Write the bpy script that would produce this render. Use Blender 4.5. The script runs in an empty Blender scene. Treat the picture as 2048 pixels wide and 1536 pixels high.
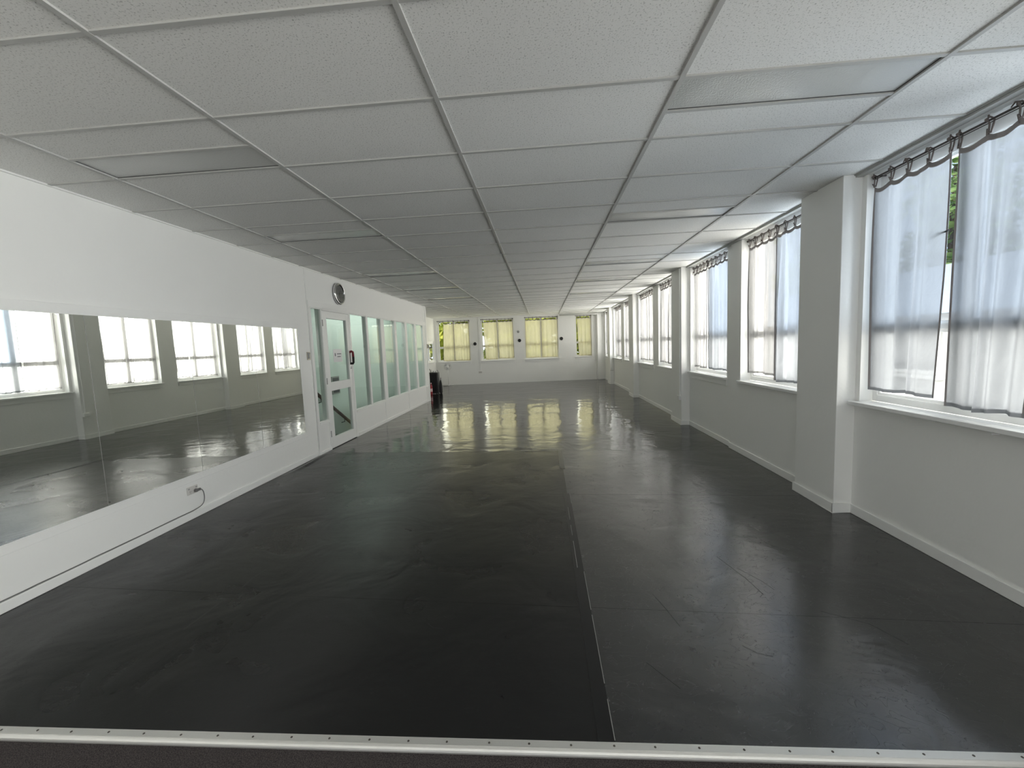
import bpy, bmesh, math, random
from mathutils import Matrix, Vector
rnd = random.Random(7)
PI = math.pi
sc = bpy.context.scene
C = sc.collection
HC = 2.80            # ceiling height
XL, XR = -3.43, 2.60  # left / right wall planes
FA, FB = 17.52, 0.083  # far wall: y = FA + FB*x

# ------------------------------------------------------------------ helpers
class MB:
    """collects boxes / tubes / quads, then links them as ONE mesh object"""
    def __init__(s): s.v, s.f, s.m = [], [], []
    def quad(s, a, b, c, d, mi=0):
        n = len(s.v); s.v += [a, b, c, d]; s.f.append((n, n+1, n+2, n+3)); s.m.append(mi)
    def box(s, x0, x1, y0, y1, z0, z1, mi=0):
        if x0 > x1: x0, x1 = x1, x0
        if y0 > y1: y0, y1 = y1, y0
        n = len(s.v)
        s.v += [(x, y, z) for z in (z0, z1) for x, y in ((x0, y0), (x1, y0), (x1, y1), (x0, y1))]
        for q in ((0, 3, 2, 1), (4, 5, 6, 7), (0, 1, 5, 4), (1, 2, 6, 5), (2, 3, 7, 6), (3, 0, 4, 7)):
            s.f.append(tuple(n+i for i in q)); s.m.append(mi)
        return s
    def tube(s, pts, r, seg=10, mi=0, cap=True, closed=False):
        pts = [Vector(p) for p in pts]; n0 = len(s.v); N = len(pts)
        up = None
        for i, p in enumerate(pts):
            if closed: t = pts[(i+1) % N]-pts[i-1]
            else: t = (pts[min(i+1, N-1)]-pts[max(i-1, 0)])
            t.normalize()
            if up is None:
                up = Vector((0, 0, 1)) if abs(t.z) < .9 else Vector((1, 0, 0))
            a = t.cross(up)
            if a.length < 1e-6: a = t.orthogonal()
            a.normalize(); b = a.cross(t).normalized(); up = b
            rr = r[i] if isinstance(r, (list, tuple)) else r
            for k in range(seg):
                th = 2*PI*k/seg
                s.v.append(tuple(p+a*(rr*math.cos(th))+b*(rr*math.sin(th))))
        for i in range(N if closed else N-1):
            j = (i+1) % N
            for k in range(seg):
                k2 = (k+1) % seg
                s.f.append((n0+i*seg+k, n0+i*seg+k2, n0+j*seg+k2, n0+j*seg+k)); s.m.append(mi)
        if cap and not closed:
            s.f.append(tuple(n0+k for k in range(seg))); s.m.append(mi)
            s.f.append(tuple(n0+(N-1)*seg+k for k in reversed(range(seg)))); s.m.append(mi)
        return s
    def lathe(s, prof, seg=32, mat=None, mi=0):
        """prof [(r,h)] about local z; mat places it"""
        mat = mat or Matrix.Identity(4); n0 = len(s.v)
        for r, h in prof:
            for k in range(seg):
                th = 2*PI*k/seg
                s.v.append(tuple(mat @ Vector((r*math.cos(th), r*math.sin(th), h))))
        for i in range(len(prof)-1):
            for k in range(seg):
                k2 = (k+1) % seg
                s.f.append((n0+i*seg+k, n0+i*seg+k2, n0+(i+1)*seg+k2, n0+(i+1)*seg+k)); s.m.append(mi)
        for i, rev in ((0, True), (len(prof)-1, False)):
            if prof[i][0] > 1e-5:
                ks = range(seg)
                s.f.append(tuple(n0+i*seg+k for k in (reversed(ks) if rev else ks))); s.m.append(mi)
        return s
    def build(s, name, mats, parent=None, smooth=False, bevel=0, fix=True):
        me = bpy.data.meshes.new(name)
        me.from_pydata(s.v, [], s.f)
        if not isinstance(mats, (list, tuple)): mats = [mats]
        for m in mats: me.materials.append(m)
        me.polygons.foreach_set('material_index', s.m)
        if smooth: me.polygons.foreach_set('use_smooth', [True]*len(me.polygons))
        if fix or bevel:
            bm = bmesh.new(); bm.from_mesh(me)
            if smooth or bevel: bmesh.ops.remove_doubles(bm, verts=bm.verts, dist=1e-5)
            if fix: bmesh.ops.recalc_face_normals(bm, faces=bm.faces)
            if bevel:
                eds = [e for e in bm.edges if len(e.link_faces) == 2 and e.calc_face_angle(0) > .5]
                bmesh.ops.bevel(bm, geom=eds, offset=bevel, segments=2, profile=.5, affect='EDGES', clamp_overlap=True)
            bm.to_mesh(me); bm.free()
        me.update()
        o = bpy.data.objects.new(name, me); C.objects.link(o)
        if parent: o.parent = parent
        return o

def empty(name, loc=(0, 0, 0), rz=0):
    o = bpy.data.objects.new(name, None); C.objects.link(o)
    o.location = loc; o.rotation_euler = (0, 0, rz); o.empty_display_size = .05
    return o
def tag(o, label, cat, group=None, kind=None):
    o['label'] = label; o['category'] = cat
    if group: o['group'] = group
    if kind: o['kind'] = kind
    return o
def struct(o, label=None, cat=None):
    o['kind'] = 'structure'
    if label: o['label'] = label
    if cat: o['category'] = cat
    return o
def mesh_copy(o, parent, loc, rot=None, name=None):
    c = o.copy(); C.objects.link(c); c.parent = parent; c.location = loc
    if rot: c.rotation_euler = rot
    return c

# ------------------------------------------------------------------ materials
def new_mat(name):
    m = bpy.data.materials.new(name); m.use_nodes = True
    nt = m.node_tree; nt.nodes.clear()
    out = nt.nodes.new('ShaderNodeOutputMaterial')
    return m, nt, out
def N(nt, typ, **kw):
    n = nt.nodes.new(typ)
    for k, v in kw.items():
        if k in n.inputs: n.inputs[k].default_value = v
        else: setattr(n, k, v)
    return n
def pos(nt, scale=(1, 1, 1)):
    g = N(nt, 'ShaderNodeNewGeometry'); mp = N(nt, 'ShaderNodeMapping')
    mp.inputs['Scale'].default_value = scale
    nt.links.new(g.outputs['Position'], mp.inputs['Vector']); return mp.outputs['Vector']
def plain(name, col, rough=.5, metal=0, spec=.5, bump=0, bscale=60, var=0, vscale=3, coat=0):
    m, nt, out = new_mat(name); L = nt.links.new
    b = N(nt, 'ShaderNodeBsdfPrincipled')
    b.inputs['Base Color'].default_value = (*col, 1); b.inputs['Roughness'].default_value = rough
    b.inputs['Metallic'].default_value = metal; b.inputs['Specular IOR Level'].default_value = spec
    b.inputs['Coat Weight'].default_value = coat
    L(b.outputs[0], out.inputs[0])
    if var:
        nz = N(nt, 'ShaderNodeTexNoise', Scale=vscale, Detail=4.0); L(pos(nt), nz.inputs['Vector'])
        mr = N(nt, 'ShaderNodeMapRange'); mr.inputs['To Min'].default_value = 1-var; mr.inputs['To Max'].default_value = 1+var
        L(nz.outputs['Fac'], mr.inputs['Value'])
        mx = N(nt, 'ShaderNodeMix', data_type='RGBA', blend_type='MULTIPLY'); mx.inputs[0].default_value = 1
        mx.inputs[6].default_value = (*col, 1); L(mr.outputs[0], mx.inputs[7]); L(mx.outputs[2], b.inputs['Base Color'])
    if bump:
        nz = N(nt, 'ShaderNodeTexNoise', Scale=bscale, Detail=3.0); L(pos(nt), nz.inputs['Vector'])
        bp = N(nt, 'ShaderNodeBump', Strength=bump, Distance=.01); L(nz.outputs['Fac'], bp.inputs['Height']); L(bp.outputs[0], b.inputs['Normal'])
    return m

WALL = (.86, .86, .835)
M = {}
M['wall'] = plain('wall_paint', WALL, .55, bump=.12, bscale=25, var=.012)
M['trim'] = plain('trim_paint', (.86, .86, .84), .35, bump=.05, bscale=18)
M['sill'] = plain('sill_gloss_paint', (.88, .88, .87), .25)
M['bar'] = plain('ceiling_bar', (.52, .52, .50), .42)
M['lip'] = plain('ceiling_edge_metal', (.42, .42, .40), .45)
M['dark'] = plain('dark_gap', (.03, .03, .03), .8)
M['housing'] = plain('fitting_interior', (.10, .10, .10), .7)
M['bladegrey'] = plain('fan_blade', (.55, .55, .54), .4)
M['chrome'] = plain('chrome', (.75, .75, .75), .12, metal=1)
M['alu'] = plain('aluminium', (.80, .79, .76), .38, metal=.75, bump=.08, bscale=200)
M['screw'] = plain('screw_head', (.10, .09, .08), .5, metal=.6)
M['black'] = plain('black_plastic', (.012, .012, .012), .45)
M['blackcloth'] = plain('black_cloth', (.01, .01, .011), .85, bump=.3, bscale=90)
M['red'] = plain('red_grip', (.20, .012, .02), .35)
M['redbottle'] = plain('red_bottle', (.35, .02, .03), .3)
M['pinkcap'] = plain('pale_cap', (.75, .55, .57), .4)
M['cream'] = plain('cream_plastic', (.66, .62, .50), .4)
M['grey'] = plain('grey_plastic', (.35, .35, .34), .4)
M['white'] = plain('white_plastic', (.82, .82, .80), .35)
M['cord'] = plain('grey_cord', (.16, .16, .155), .6)
M['socket'] = plain('socket_plate', (.62, .60, .57), .4)
M['rod'] = plain('dark_rod', (.09, .08, .075), .4, metal=.4)
M['tie'] = plain('taupe_ribbon', (.17, .145, .135), .85)
M['hem'] = plain('hem_cloth', (.30, .275, .27), .85)
M['wood'] = plain('dark_handrail_wood', (.055, .022, .014), .35, var=.3, vscale=12)
M['stairwall'] = plain('stair_wall_paint', (.70, .77, .73), .6, bump=.1, bscale=20)
M['stair'] = plain('stair_carpet', (.10, .10, .09), .9)
M['paper'] = plain('paper', (.85, .85, .84), .7)
M['ink'] = plain('ink', (.08, .08, .09), .7)
M['facade'] = plain('facade_render', (.56, .56, .55), .7, var=.03)
M['band'] = plain('facade_band', (.34, .31, .28), .6)
M['roof'] = plain('pale_roof', (.50, .52, .54), .5, var=.05)
M['extglass'] = plain('dark_window_glass', (.05, .06, .07), .06, spec=.8)
M['ground'] = plain('paved_ground', (.36, .36, .34), .9, var=.15)
M['bark'] = plain('bark', (.12, .08, .05), .9, bump=.5, bscale=30)

# ceiling tile: fissured pits
def tile_mat():
    m, nt, out = new_mat('mineral_ceiling_tile'); L = nt.links.new
    b = N(nt, 'ShaderNodeBsdfPrincipled', Roughness=.85); L(b.outputs[0], out.inputs[0])
    p = pos(nt)
    v = N(nt, 'ShaderNodeTexNoise', Scale=125.0, Detail=2.0, Roughness=.6); L(p, v.inputs['Vector'])
    big = N(nt, 'ShaderNodeTexNoise', Scale=1.3, Detail=2.0); L(p, big.inputs['Vector'])
    cr = N(nt, 'ShaderNodeValToRGB')
    cr.color_ramp.elements[0].position = .30; cr.color_ramp.elements[0].color = (.50, .50, .48, 1)
    cr.color_ramp.elements[1].position = .44; cr.color_ramp.elements[1].color = (.86, .86, .835, 1)
    L(v.outputs['Fac'], cr.inputs[0])
    mr = N(nt, 'ShaderNodeMapRange'); mr.inputs['To Min'].default_value = .95; mr.inputs['To Max'].default_value = 1.05; L(big.outputs['Fac'], mr.inputs['Value'])
    mx = N(nt, 'ShaderNodeMix', data_type='RGBA', blend_type='MULTIPLY'); mx.inputs[0].default_value = 1
    L(cr.outputs[0], mx.inputs[6]); L(mr.outputs[0], mx.inputs[7]); L(mx.outputs[2], b.inputs['Base Color'])
    bp = N(nt, 'ShaderNodeBump', Strength=.5, Distance=.004); L(cr.outputs[0], bp.inputs['Height']); L(bp.outputs[0], b.inputs['Normal'])
    return m
M['tile'] = tile_mat()

# prismatic diffuser
def diffuser_mat():
    m, nt, out = new_mat('prismatic_diffuser'); L = nt.links.new
    b = N(nt, 'ShaderNodeBsdfPrincipled', Roughness=.16); L(b.outputs[0], out.inputs[0])
    b.inputs['Base Color'].default_value = (.60, .61, .59, 1); b.inputs['Specular IOR Level'].default_value = .9; b.inputs['IOR'].default_value = 1.6
    ck = N(nt, 'ShaderNodeTexVoronoi', Scale=120.0); L(pos(nt), ck.inputs['Vector'])
    nz = N(nt, 'ShaderNodeTexNoise', Scale=2.2, Detail=1.0); L(pos(nt), nz.inputs['Vector'])
    bp = N(nt, 'ShaderNodeBump', Strength=.12, Distance=.01); L(ck.outputs['Distance'], bp.inputs['Height'])
    bp2 = N(nt, 'ShaderNodeBump', Strength=.25, Distance=.1); L(nz.outputs['Fac'], bp2.inputs['Height']); L(bp.outputs[0], bp2.inputs['Normal'])
    L(bp2.outputs[0], b.inputs['Normal'])
    return m
M['diffuser'] = diffuser_mat()

def mirror_mat():
    m, nt, out = new_mat('mirror_glass')
    b = N(nt, 'ShaderNodeBsdfGlossy', Roughness=.012); b.inputs['Color'].default_value = (.90, .92, .885, 1)
    nt.links.new(b.outputs[0], out.inputs[0]); return m
M['mirror'] = mirror_mat()

def glass_mat(name, tint, ior=1.5, extra=0.0):
    m, nt, out = new_mat(name); L = nt.links.new
    t = N(nt, 'ShaderNodeBsdfTransparent'); t.inputs[0].default_value = (*tint, 1)
    g = N(nt, 'ShaderNodeBsdfGlossy', Roughness=.02)
    f = N(nt, 'ShaderNodeFresnel'); f.inputs['IOR'].default_value = ior
    ad = N(nt, 'ShaderNodeMath', operation='ADD', use_clamp=True); ad.inputs[1].default_value = extra
    ge = N(nt, 'ShaderNodeNewGeometry'); fr = N(nt, 'ShaderNodeMath', operation='SUBTRACT'); fr.inputs[0].default_value = 1; L(ge.outputs['Backfacing'], fr.inputs[1])
    ml = N(nt, 'ShaderNodeMath', operation='MULTIPLY'); L(f.outputs[0], ad.inputs[0]); L(ad.outputs[0], ml.inputs[0]); L(fr.outputs[0], ml.inputs[1]); ad = ml
    mx = N(nt, 'ShaderNodeMixShader'); L(ad.outputs[0], mx.inputs[0]); L(t.outputs[0], mx.inputs[1]); L(g.outputs[0], mx.inputs[2])
    L(mx.outputs[0], out.inputs[0]); return m
M['glass'] = glass_mat('window_glass', (.98, .99, .99), 1.3)
M['blueglass'] = glass_mat('blue_tinted_glass', (.84, .90, .97), 1.3)
M['intglass'] = glass_mat('partition_glass', (.90, .94, .92), 1.5, .03)
M['clockglass'] = glass_mat('clock_glass', (.85, .85, .85), 1.7, .08)

def cloth_mat(name, col, sheer, dens=.10):
    m, nt, out = new_mat(name); L = nt.links.new
    tr = N(nt, 'ShaderNodeBsdfTranslucent'); di = N(nt, 'ShaderNodeBsdfDiffuse'); tp = N(nt, 'ShaderNodeBsdfTransparent')
    nz = N(nt, 'ShaderNodeTexNoise', Scale=5.0, Detail=5.0, Roughness=.6); L(pos(nt, (1.4, 1.4, .7)), nz.inputs['Vector'])
    mr = N(nt, 'ShaderNodeMapRange'); mr.inputs['From Min'].default_value = .3; mr.inputs['From Max'].default_value = .7
    mr.inputs['To Min'].default_value = .90; mr.inputs['To Max'].default_value = 1.0; L(nz.outputs['Fac'], mr.inputs['Value'])
    mc = N(nt, 'ShaderNodeMix', data_type='RGBA', blend_type='MULTIPLY'); mc.inputs[0].default_value = 1
    mc.inputs[6].default_value = (*col, 1); L(mr.outputs[0], mc.inputs[7])
    L(mc.outputs[2], di.inputs[0])
    mt = N(nt, 'ShaderNodeMix', data_type='RGBA', blend_type='MULTIPLY'); mt.inputs[0].default_value = 1
    L(mc.outputs[2], mt.inputs[6]); mt.inputs[7].default_value = (dens, dens, dens, 1); L(mt.outputs[2], tr.inputs[0]); tp.inputs[0].default_value = (*col, 1)
    # wrinkle bump
    w = N(nt, 'ShaderNodeTexNoise', Scale=9.0, Detail=4.0, Distortion=.8); L(pos(nt, (1, 1, .45)), w.inputs['Vector'])
    bp = N(nt, 'ShaderNodeBump', Strength=.35, Distance=.03); L(w.outputs['Fac'], bp.inputs['Height'])
    L(bp.outputs[0], tr.inputs['Normal']); L(bp.outputs[0], di.inputs['Normal'])
    m1 = N(nt, 'ShaderNodeMixShader'); m1.inputs[0].default_value = .30; L(tr.outputs[0], m1.inputs[1]); L(di.outputs[0], m1.inputs[2])
    # sheer: less see-through at grazing angles
    lw = N(nt, 'ShaderNodeLayerWeight'); lw.inputs['Blend'].default_value = .5
    ms = N(nt, 'ShaderNodeMapRange'); ms.inputs['To Min'].default_value = sheer; ms.inputs['To Max'].default_value = sheer*.15
    L(lw.outputs['Facing'], ms.inputs['Value'])
    m2 = N(nt, 'ShaderNodeMixShader'); L(ms.outputs[0], m2.inputs[0]); L(m1.outputs[0], m2.inputs[1]); L(tp.outputs[0], m2.inputs[2])
    L(m2.outputs[0], out.inputs[0]); return m
M['cloth'] = cloth_mat('white_sheer_cloth', (.88, .87, .865), .27)
M['cloth_cool'] = cloth_mat('cool_white_sheer_cloth', (.80, .825, .86), .13, .15)
M['cloth_foliage_lit'] = cloth_mat('foliage_lit_cloth', (.86, .81, .60), .24, .60)  # yellow of foliage light behind the curtains is put into the fabric colour

def vinyl_mat(name, rough, seed, wave, base=.012, spec=.6, bump=.25, ior=1.5):
    """black dance vinyl: long ripples across the roll, fine scuffs"""
    m, nt, out = new_mat(name); L = nt.links.new
    b = N(nt, 'ShaderNodeBsdfPrincipled'); L(b.outputs[0], out.inputs[0])
    b.inputs['Specular IOR Level'].default_value = spec; b.inputs['IOR'].default_value = ior
    rip = N(nt, 'ShaderNodeTexNoise', Scale=1.0, Detail=3.0); rip.noise_dimensions = '3D'; L(pos(nt, (.9, 9.0*wave, 1)), rip.inputs['Vector'])
    sm = N(nt, 'ShaderNodeTexNoise', Scale=1.7, Detail=3.0, Distortion=.6); L(pos(nt), sm.inputs['Vector'])
    fine = N(nt, 'ShaderNodeTexNoise', Scale=16.0, Detail=5.0, Distortion=1.5, Roughness=.65); L(pos(nt, (1, 1.8, 1)), fine.inputs['Vector'])
    scr = N(nt, 'ShaderNodeTexNoise', Scale=5.5, Detail=3.0, Distortion=2.6); L(pos(nt, (1.0, 1.35, 1)), scr.inputs['Vector'])
    # thin dark lines where scr crosses .5
    a = N(nt, 'ShaderNodeMath', operation='SUBTRACT'); a.inputs[1].default_value = .5; L(scr.outputs['Fac'], a.inputs[0])
    ab = N(nt, 'ShaderNodeMath', operation='ABSOLUTE'); L(a.outputs[0], ab.inputs[0])
    ln = N(nt, 'ShaderNodeMapRange'); ln.inputs['From Max'].default_value = .009; ln.inputs['To Min'].default_value = 1.0; ln.inputs['To Max'].default_value = 0.0; L(ab.outputs[0], ln.inputs['Value'])
    # roughness
    r1 = N(nt, 'ShaderNodeMapRange'); r1.inputs['To Min'].default_value = rough*.72; r1.inputs['To Max'].default_value = rough*1.28; L(sm.outputs['Fac'], r1.inputs['Value'])
    r2 = N(nt, 'ShaderNodeMath', operation='MULTIPLY_ADD'); r2.inputs[1].default_value = .13; L(ln.outputs[0], r2.inputs[0]); L(r1.outputs[0], r2.inputs[2])
    L(r2.outputs[0], b.inputs['Roughness'])
    # colour : black with faint grey scuffs
    sc1 = N(nt, 'ShaderNodeMapRange'); sc1.inputs['From Min'].default_value = .62; sc1.inputs['From Max'].default_value = .80; L(fine.outputs['Fac'], sc1.inputs['Value'])
    mx = N(nt, 'ShaderNodeMix', data_type='RGBA'); mx.inputs[6].default_value = (base, base, base*1.02, 1); mx.inputs[7].default_value = (base*2.6, base*2.6, base*2.7, 1)
    L(sc1.outputs[0], mx.inputs[0]); L(mx.outputs[2], b.inputs['Base Color'])
    bp = N(nt, 'ShaderNodeBump', Strength=bump, Distance=.012); L(rip.outputs['Fac'], bp.inputs['Height'])
    bp2 = N(nt, 'ShaderNodeBump', Strength=bump*.55, Distance=.004); L(fine.outputs['Fac'], bp2.inputs['Height']); L(bp.outputs[0], bp2.inputs['Normal'])
    bp3 = N(nt, 'ShaderNodeBump', Strength=.18, Distance=.08); L(sm.outputs['Fac'], bp3.inputs['Height']); L(bp2.outputs[0], bp3.inputs['Normal'])
    L(bp3.outputs[0], b.inputs['Normal'])
    return m
M['v_near'] = vinyl_mat('vinyl_matte', .29, 1, .5, base=.008, spec=.5, bump=.2, ior=1.5)
M['v_nearR'] = vinyl_mat('vinyl_satin', .215, 2, .5, base=.009, spec=.5, bump=.2, ior=1.95)
M['v_mid'] = vinyl_mat('vinyl_mid', .19, 3, 1.0, base=.010, spec=.5, bump=.22, ior=1.6)
M['v_far'] = vinyl_mat('vinyl_gloss', .13, 4, 1.2, spec=.6, bump=.12, ior=1.5)
M['v_far2'] = vinyl_mat('vinyl_high_gloss', .09, 5, 1.0, base=.02, spec=.6, bump=.07, ior=1.5)
M['tape'] = plain('clear_tape', (.010, .010, .0105), .25, spec=.5)
M['tape_edge'] = plain('tape_edge', (.24, .24, .23), .5)
M['scuff'] = plain('scuff_mark', (.035, .035, .035), .4)

def carpet_mat():
    m, nt, out = new_mat('dark_carpet'); L = nt.links.new
    b = N(nt, 'ShaderNodeBsdfPrincipled', Roughness=.95); L(b.outputs[0], out.inputs[0])
    v = N(nt, 'ShaderNodeTexNoise', Scale=260.0, Detail=2.0); L(pos(nt), v.inputs['Vector'])
    cr = N(nt, 'ShaderNodeValToRGB')
    cr.color_ramp.elements[0].position = .35; cr.color_ramp.elements[0].color = (.012, .009, .009, 1)
    cr.color_ramp.elements[1].position = .68; cr.color_ramp.elements[1].color = (.085, .07, .068, 1)
    L(v.outputs['Fac'], cr.inputs[0]); L(cr.outputs[0], b.inputs['Base Color'])
    bp = N(nt, 'ShaderNodeBump', Strength=.8, Distance=.006); L(v.outputs['Fac'], bp.inputs['Height']); L(bp.outputs[0], b.inputs['Normal'])
    return m
M['carpet'] = carpet_mat()

def leaf_mat(name, c1, c2):
    m, nt, out = new_mat(name); L = nt.links.new
    nz = N(nt, 'ShaderNodeTexNoise', Scale=2.5, Detail=3.0); L(pos(nt), nz.inputs['Vector'])
    mx = N(nt, 'ShaderNodeMix', data_type='RGBA'); mx.inputs[6].default_value = (*c1, 1); mx.inputs[7].default_value = (*c2, 1)
    mr = N(nt, 'ShaderNodeMapRange'); mr.inputs['From Min'].default_value = .35; mr.inputs['From Max'].default_value = .65
    L(nz.outputs['Fac'], mr.inputs['Value']); L(mr.outputs[0], mx.inputs[0])
    d = N(nt, 'ShaderNodeBsdfDiffuse'); t = N(nt, 'ShaderNodeBsdfTranslucent'); L(mx.outputs[2], d.inputs[0]); L(mx.outputs[2], t.inputs[0])
    ms = N(nt, 'ShaderNodeMixShader'); ms.inputs[0].default_value = .45; L(d.outputs[0], ms.inputs[1]); L(t.outputs[0], ms.inputs[2])
    L(ms.outputs[0], out.inputs[0]); return m
M['leaf'] = leaf_mat('yellow_green_leaves', (.30, .36, .06), (.62, .62, .14))
M['leaf2'] = leaf_mat('green_leaves', (.14, .26, .07), (.46, .55, .18))

# ------------------------------------------------------------------ floor
Y0 = -3.2
def skew(x, y): return y-.05*(x+.9)
mb = MB()
seams = [1.47, 2.372, 3.30, 4.22, 5.10, 5.96, 7.80, 9.6, 11.4, 13.2, 15.0, 18.3]
fm = ['v_near', 'v_near', 'v_near', 'v_near', 'v_near', 'v_far', 'v_far2', 'v_far2', 'v_far2', 'v_far2', 'v_far2']
slots = ['v_near', 'v_nearR', 'v_mid', 'v_far', 'v_far2']
def strip(x0, x1, ya, yb, ztop, slot, first=False):
    ay0 = ya if first else skew(x0, ya); ay1 = ya if first else skew(x1, ya)
    by0, by1 = skew(x0, yb), skew(x1, yb)
    n = len(mb.v)
    for z in (-.03, ztop): mb.v += [(x0, ay0, z), (x1, ay1, z), (x1, by1, z), (x0, by0, z)]
    for q in ((0, 3, 2, 1), (4, 5, 6, 7), (0, 1, 5, 4), (1, 2, 6, 5), (2, 3, 7, 6), (3, 0, 4, 7)):
        mb.f.append(tuple(n+i for i in q)); mb.m.append(slot)
for i in range(len(seams)-1):
    z = (.0, .0006)[i % 2]
    s = slots.index(fm[i])
    if i < 5:
        strip(XL-.02, .205, seams[i], seams[i+1], z, s, i == 0)
        strip(.205, XR+.05, seams[i], seams[i+1], z+.0004, slots.index('v_nearR'), i == 0)
    else:
        strip(-4.6 if seams[i] > 11 else XL-.02, XR+.05, seams[i], seams[i+1], z, s)
mb.box(-4.6, XL-.02, 12.15, 14, -.03, -.0005, slots.index('v_far2'))
flo = struct(mb.build('floor', [M[s] for s in slots]), 'black vinyl dance floor laid in rolls across the room', 'floor')
for pts, w in ((((-2.06, 2.50), (-2.07, 2.60), (-2.05, 2.72)), .007), (((-2.10, 2.08), (-2.09, 2.2), (-2.085, 2.35)), .007), (((-.70, 2.16), (-.66, 2.125), (-.60, 2.115)), .0016), (((-.62, 2.22), (-.60, 2.21)), .002),
               (((.62, 2.45), (.66, 2.30), (.69, 2.16)), .0008), (((1.18, 2.9), (1.25, 2.62), (1.27, 2.45)), .0011), (((1.25, 2.75), (1.33, 2.6), (1.36, 2.5)), .0009), (((.95, 2.02), (1.0, 1.97), (1.06, 1.95)), .001), (((1.75, 2.05), (1.68, 2.2), (1.5, 2.3)), .0009), (((.45, 1.9), (.56, 1.75)), .0009)):
    sm_ = MB()
    for a, b in zip(pts[:-1], pts[1:]):
        d = Vector((b[0]-a[0], b[1]-a[1], 0)).normalized(); nn = Vector((-d.y, d.x, 0))*w
        sm_.quad((a[0]-nn.x, a[1]-nn.y, .0021), (a[0]+nn.x, a[1]+nn.y, .0021), (b[0]+nn.x, b[1]+nn.y, .0021), (b[0]-nn.x, b[1]-nn.y, .0021))
    sm_.build('scuff_mark', M['scuff'], flo)
mb = MB().box(XL-.02, XR+.02, Y0, 1.475, -.12, -.016)
struct(mb.build('floor_carpet', M['carpet']), 'dark brown carpet below the metal floor edging', 'floor')

# ripple of loose vinyl by the door
mb = MB(); n = 26
for i in range(n+1):
    t = i/n; y = 4.95+1.22*t; hgt = .022*math.sin(PI*t)**1.3; w = .05
    xx = -3.36+.03*math.sin(t*5)
    for k in range(9):
        a = k/8; mb.v.append((xx-w+2*w*a, y, .001+hgt*math.sin(PI*a)**1.5))
for i in range(n):
    for k in range(8):
        mb.f.append((i*9+k, i*9+k+1, (i+1)*9+k+1, (i+1)*9+k)); mb.m.append(0)
tag(mb.build('vinyl_ripple', M['v_mid'], smooth=True), 'raised ripple in the black vinyl along the left skirting before the door', 'floor ripple')

# tape along the long seam
def tape(y0, y1, label, group):
    mb = MB(); x = .20
    n = 14
    for i in range(n):
        a, b = y0+(y1-y0)*i/n, y0+(y1-y0)*(i+1)/n
        mb.quad((x-.035, a, .0034), (x+.03, a, .0034), (x+.03, b, .0034), (x-.035, b, .0034))
    o = mb.build('floor_tape', M['tape'])
    tag(o, label, 'tape', group)
    r = random.Random(int(y0*10)); y = y0+.02
    while y < y1-.05:
        l = r.uniform(.15, .5); xo = x+.03 if (y < 2.5 or y > 3.9) else x-.01
        if r.random() < .8: MB().box(xo-.0016, xo+.0016, y, min(y+l, y1), .0034, .0044).build('lifted_edge', M['tape_edge'], o)
        y += l+r.uniform(.02, .12)
tape(1.472, 4.18, 'long clear tape strip over the lengthwise vinyl seam nearest the camera', 'tape over the lengthwise floor seam')
tape(5.05, 5.94, 'short clear tape strip over the lengthwise vinyl seam further down the room', 'tape over the lengthwise floor seam')

# metal edging strip with screws
ang = math.radians(.42)
root = empty('floor_edging_strip', (-.42, 1.468, 0), ang)
tag(root, 'pale metal floor edging strip with screws between black vinyl and carpet', 'floor edging')
prof = [(.012, .004), (-.022, .004), (-.028, .001), (-.033, -.004), (-.035, -.010), (-.035, -.020), (-.031, -.020), (-.029, -.008), (.012, .0005)]
mb = MB(); L0, L1 = -2.98, 2.98
for x in (L0, L1):
    for y, z in prof: mb.v.append((x, y, z))
k = len(prof)
for i in range(k):
    j = (i+1) % k; mb.f.append((i, j, k+j, k+i)); mb.m.append(0)
mb.f.append(tuple(range(k))); mb.f.append(tuple(reversed(range(k, 2*k)))); mb.m += [0, 0]
mb.build('nosing', M['alu'], root)
mb = MB(); mb.box(L0, L1, -.0195, -.0165, .0038, .0052); mb.build('groove_rib', M['alu'], root)
s0 = MB().lathe([(.0001, .0016), (.0035, .0014), (.0045, .0), (.0045, -.002)], 10).build('screw', M['screw'], root)
for i in range(37):
    x = -2.88+.16*i
    if i == 0: s0.location = (x, -.004, .0045)
    else: mesh_copy(s0, root, (x+rnd.uniform(-.006, .006), -.004+rnd.uniform(-.002, .002), .0045))

# ------------------------------------------------------------------ ceiling
GX = [XL-.01]+[-.490+1.2*i for i in range(-2, 3)]+[2.56]
GY = [2.176+.6*j for j in range(-9, 26)]
lights = [('left', .5), ('left', 3.5), ('left', 7.5), ('left', 10.5), ('left', 13.5),
          ('right', 0), ('right', 3.5), ('right', 7.5), ('right', 10.5), ('right', 14)]
holes = []
for side, row in lights:
    x0 = GX[1] if side == 'left' else GX[4]
    ya = 2.176+.6*row; holes.append((x0, x0+1.2, ya, ya+.3))
mb = MB()
xs = sorted(set([-4.62]+GX)); ys = sorted(set([Y0]+GY+[18.1]+[h[2] for h in holes]+[h[3] for h in holes]))
for i in range(len(xs)-1):
    for j in range(len(ys)-1):
        cx, cy = (xs[i]+xs[i+1])/2, (ys[j]+ys[j+1])/2
        if any(h[0] < cx < h[1] and h[2] < cy < h[3] for h in holes): continue
        if cx < XL-.005 and cy < 12.1: continue
        mb.quad((xs[i], ys[j], HC), (xs[i], ys[j+1], HC), (xs[i+1], ys[j+1], HC), (xs[i+1], ys[j], HC))
mb.box(-6.2, 3.1, Y0-.3, 18.5, 2.93, 3.1)
ceil = struct(mb.build('ceiling', M['tile'], fix=False), 'suspended ceiling of speckled pale tiles in a grid', 'ceiling')
mb = MB()
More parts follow.
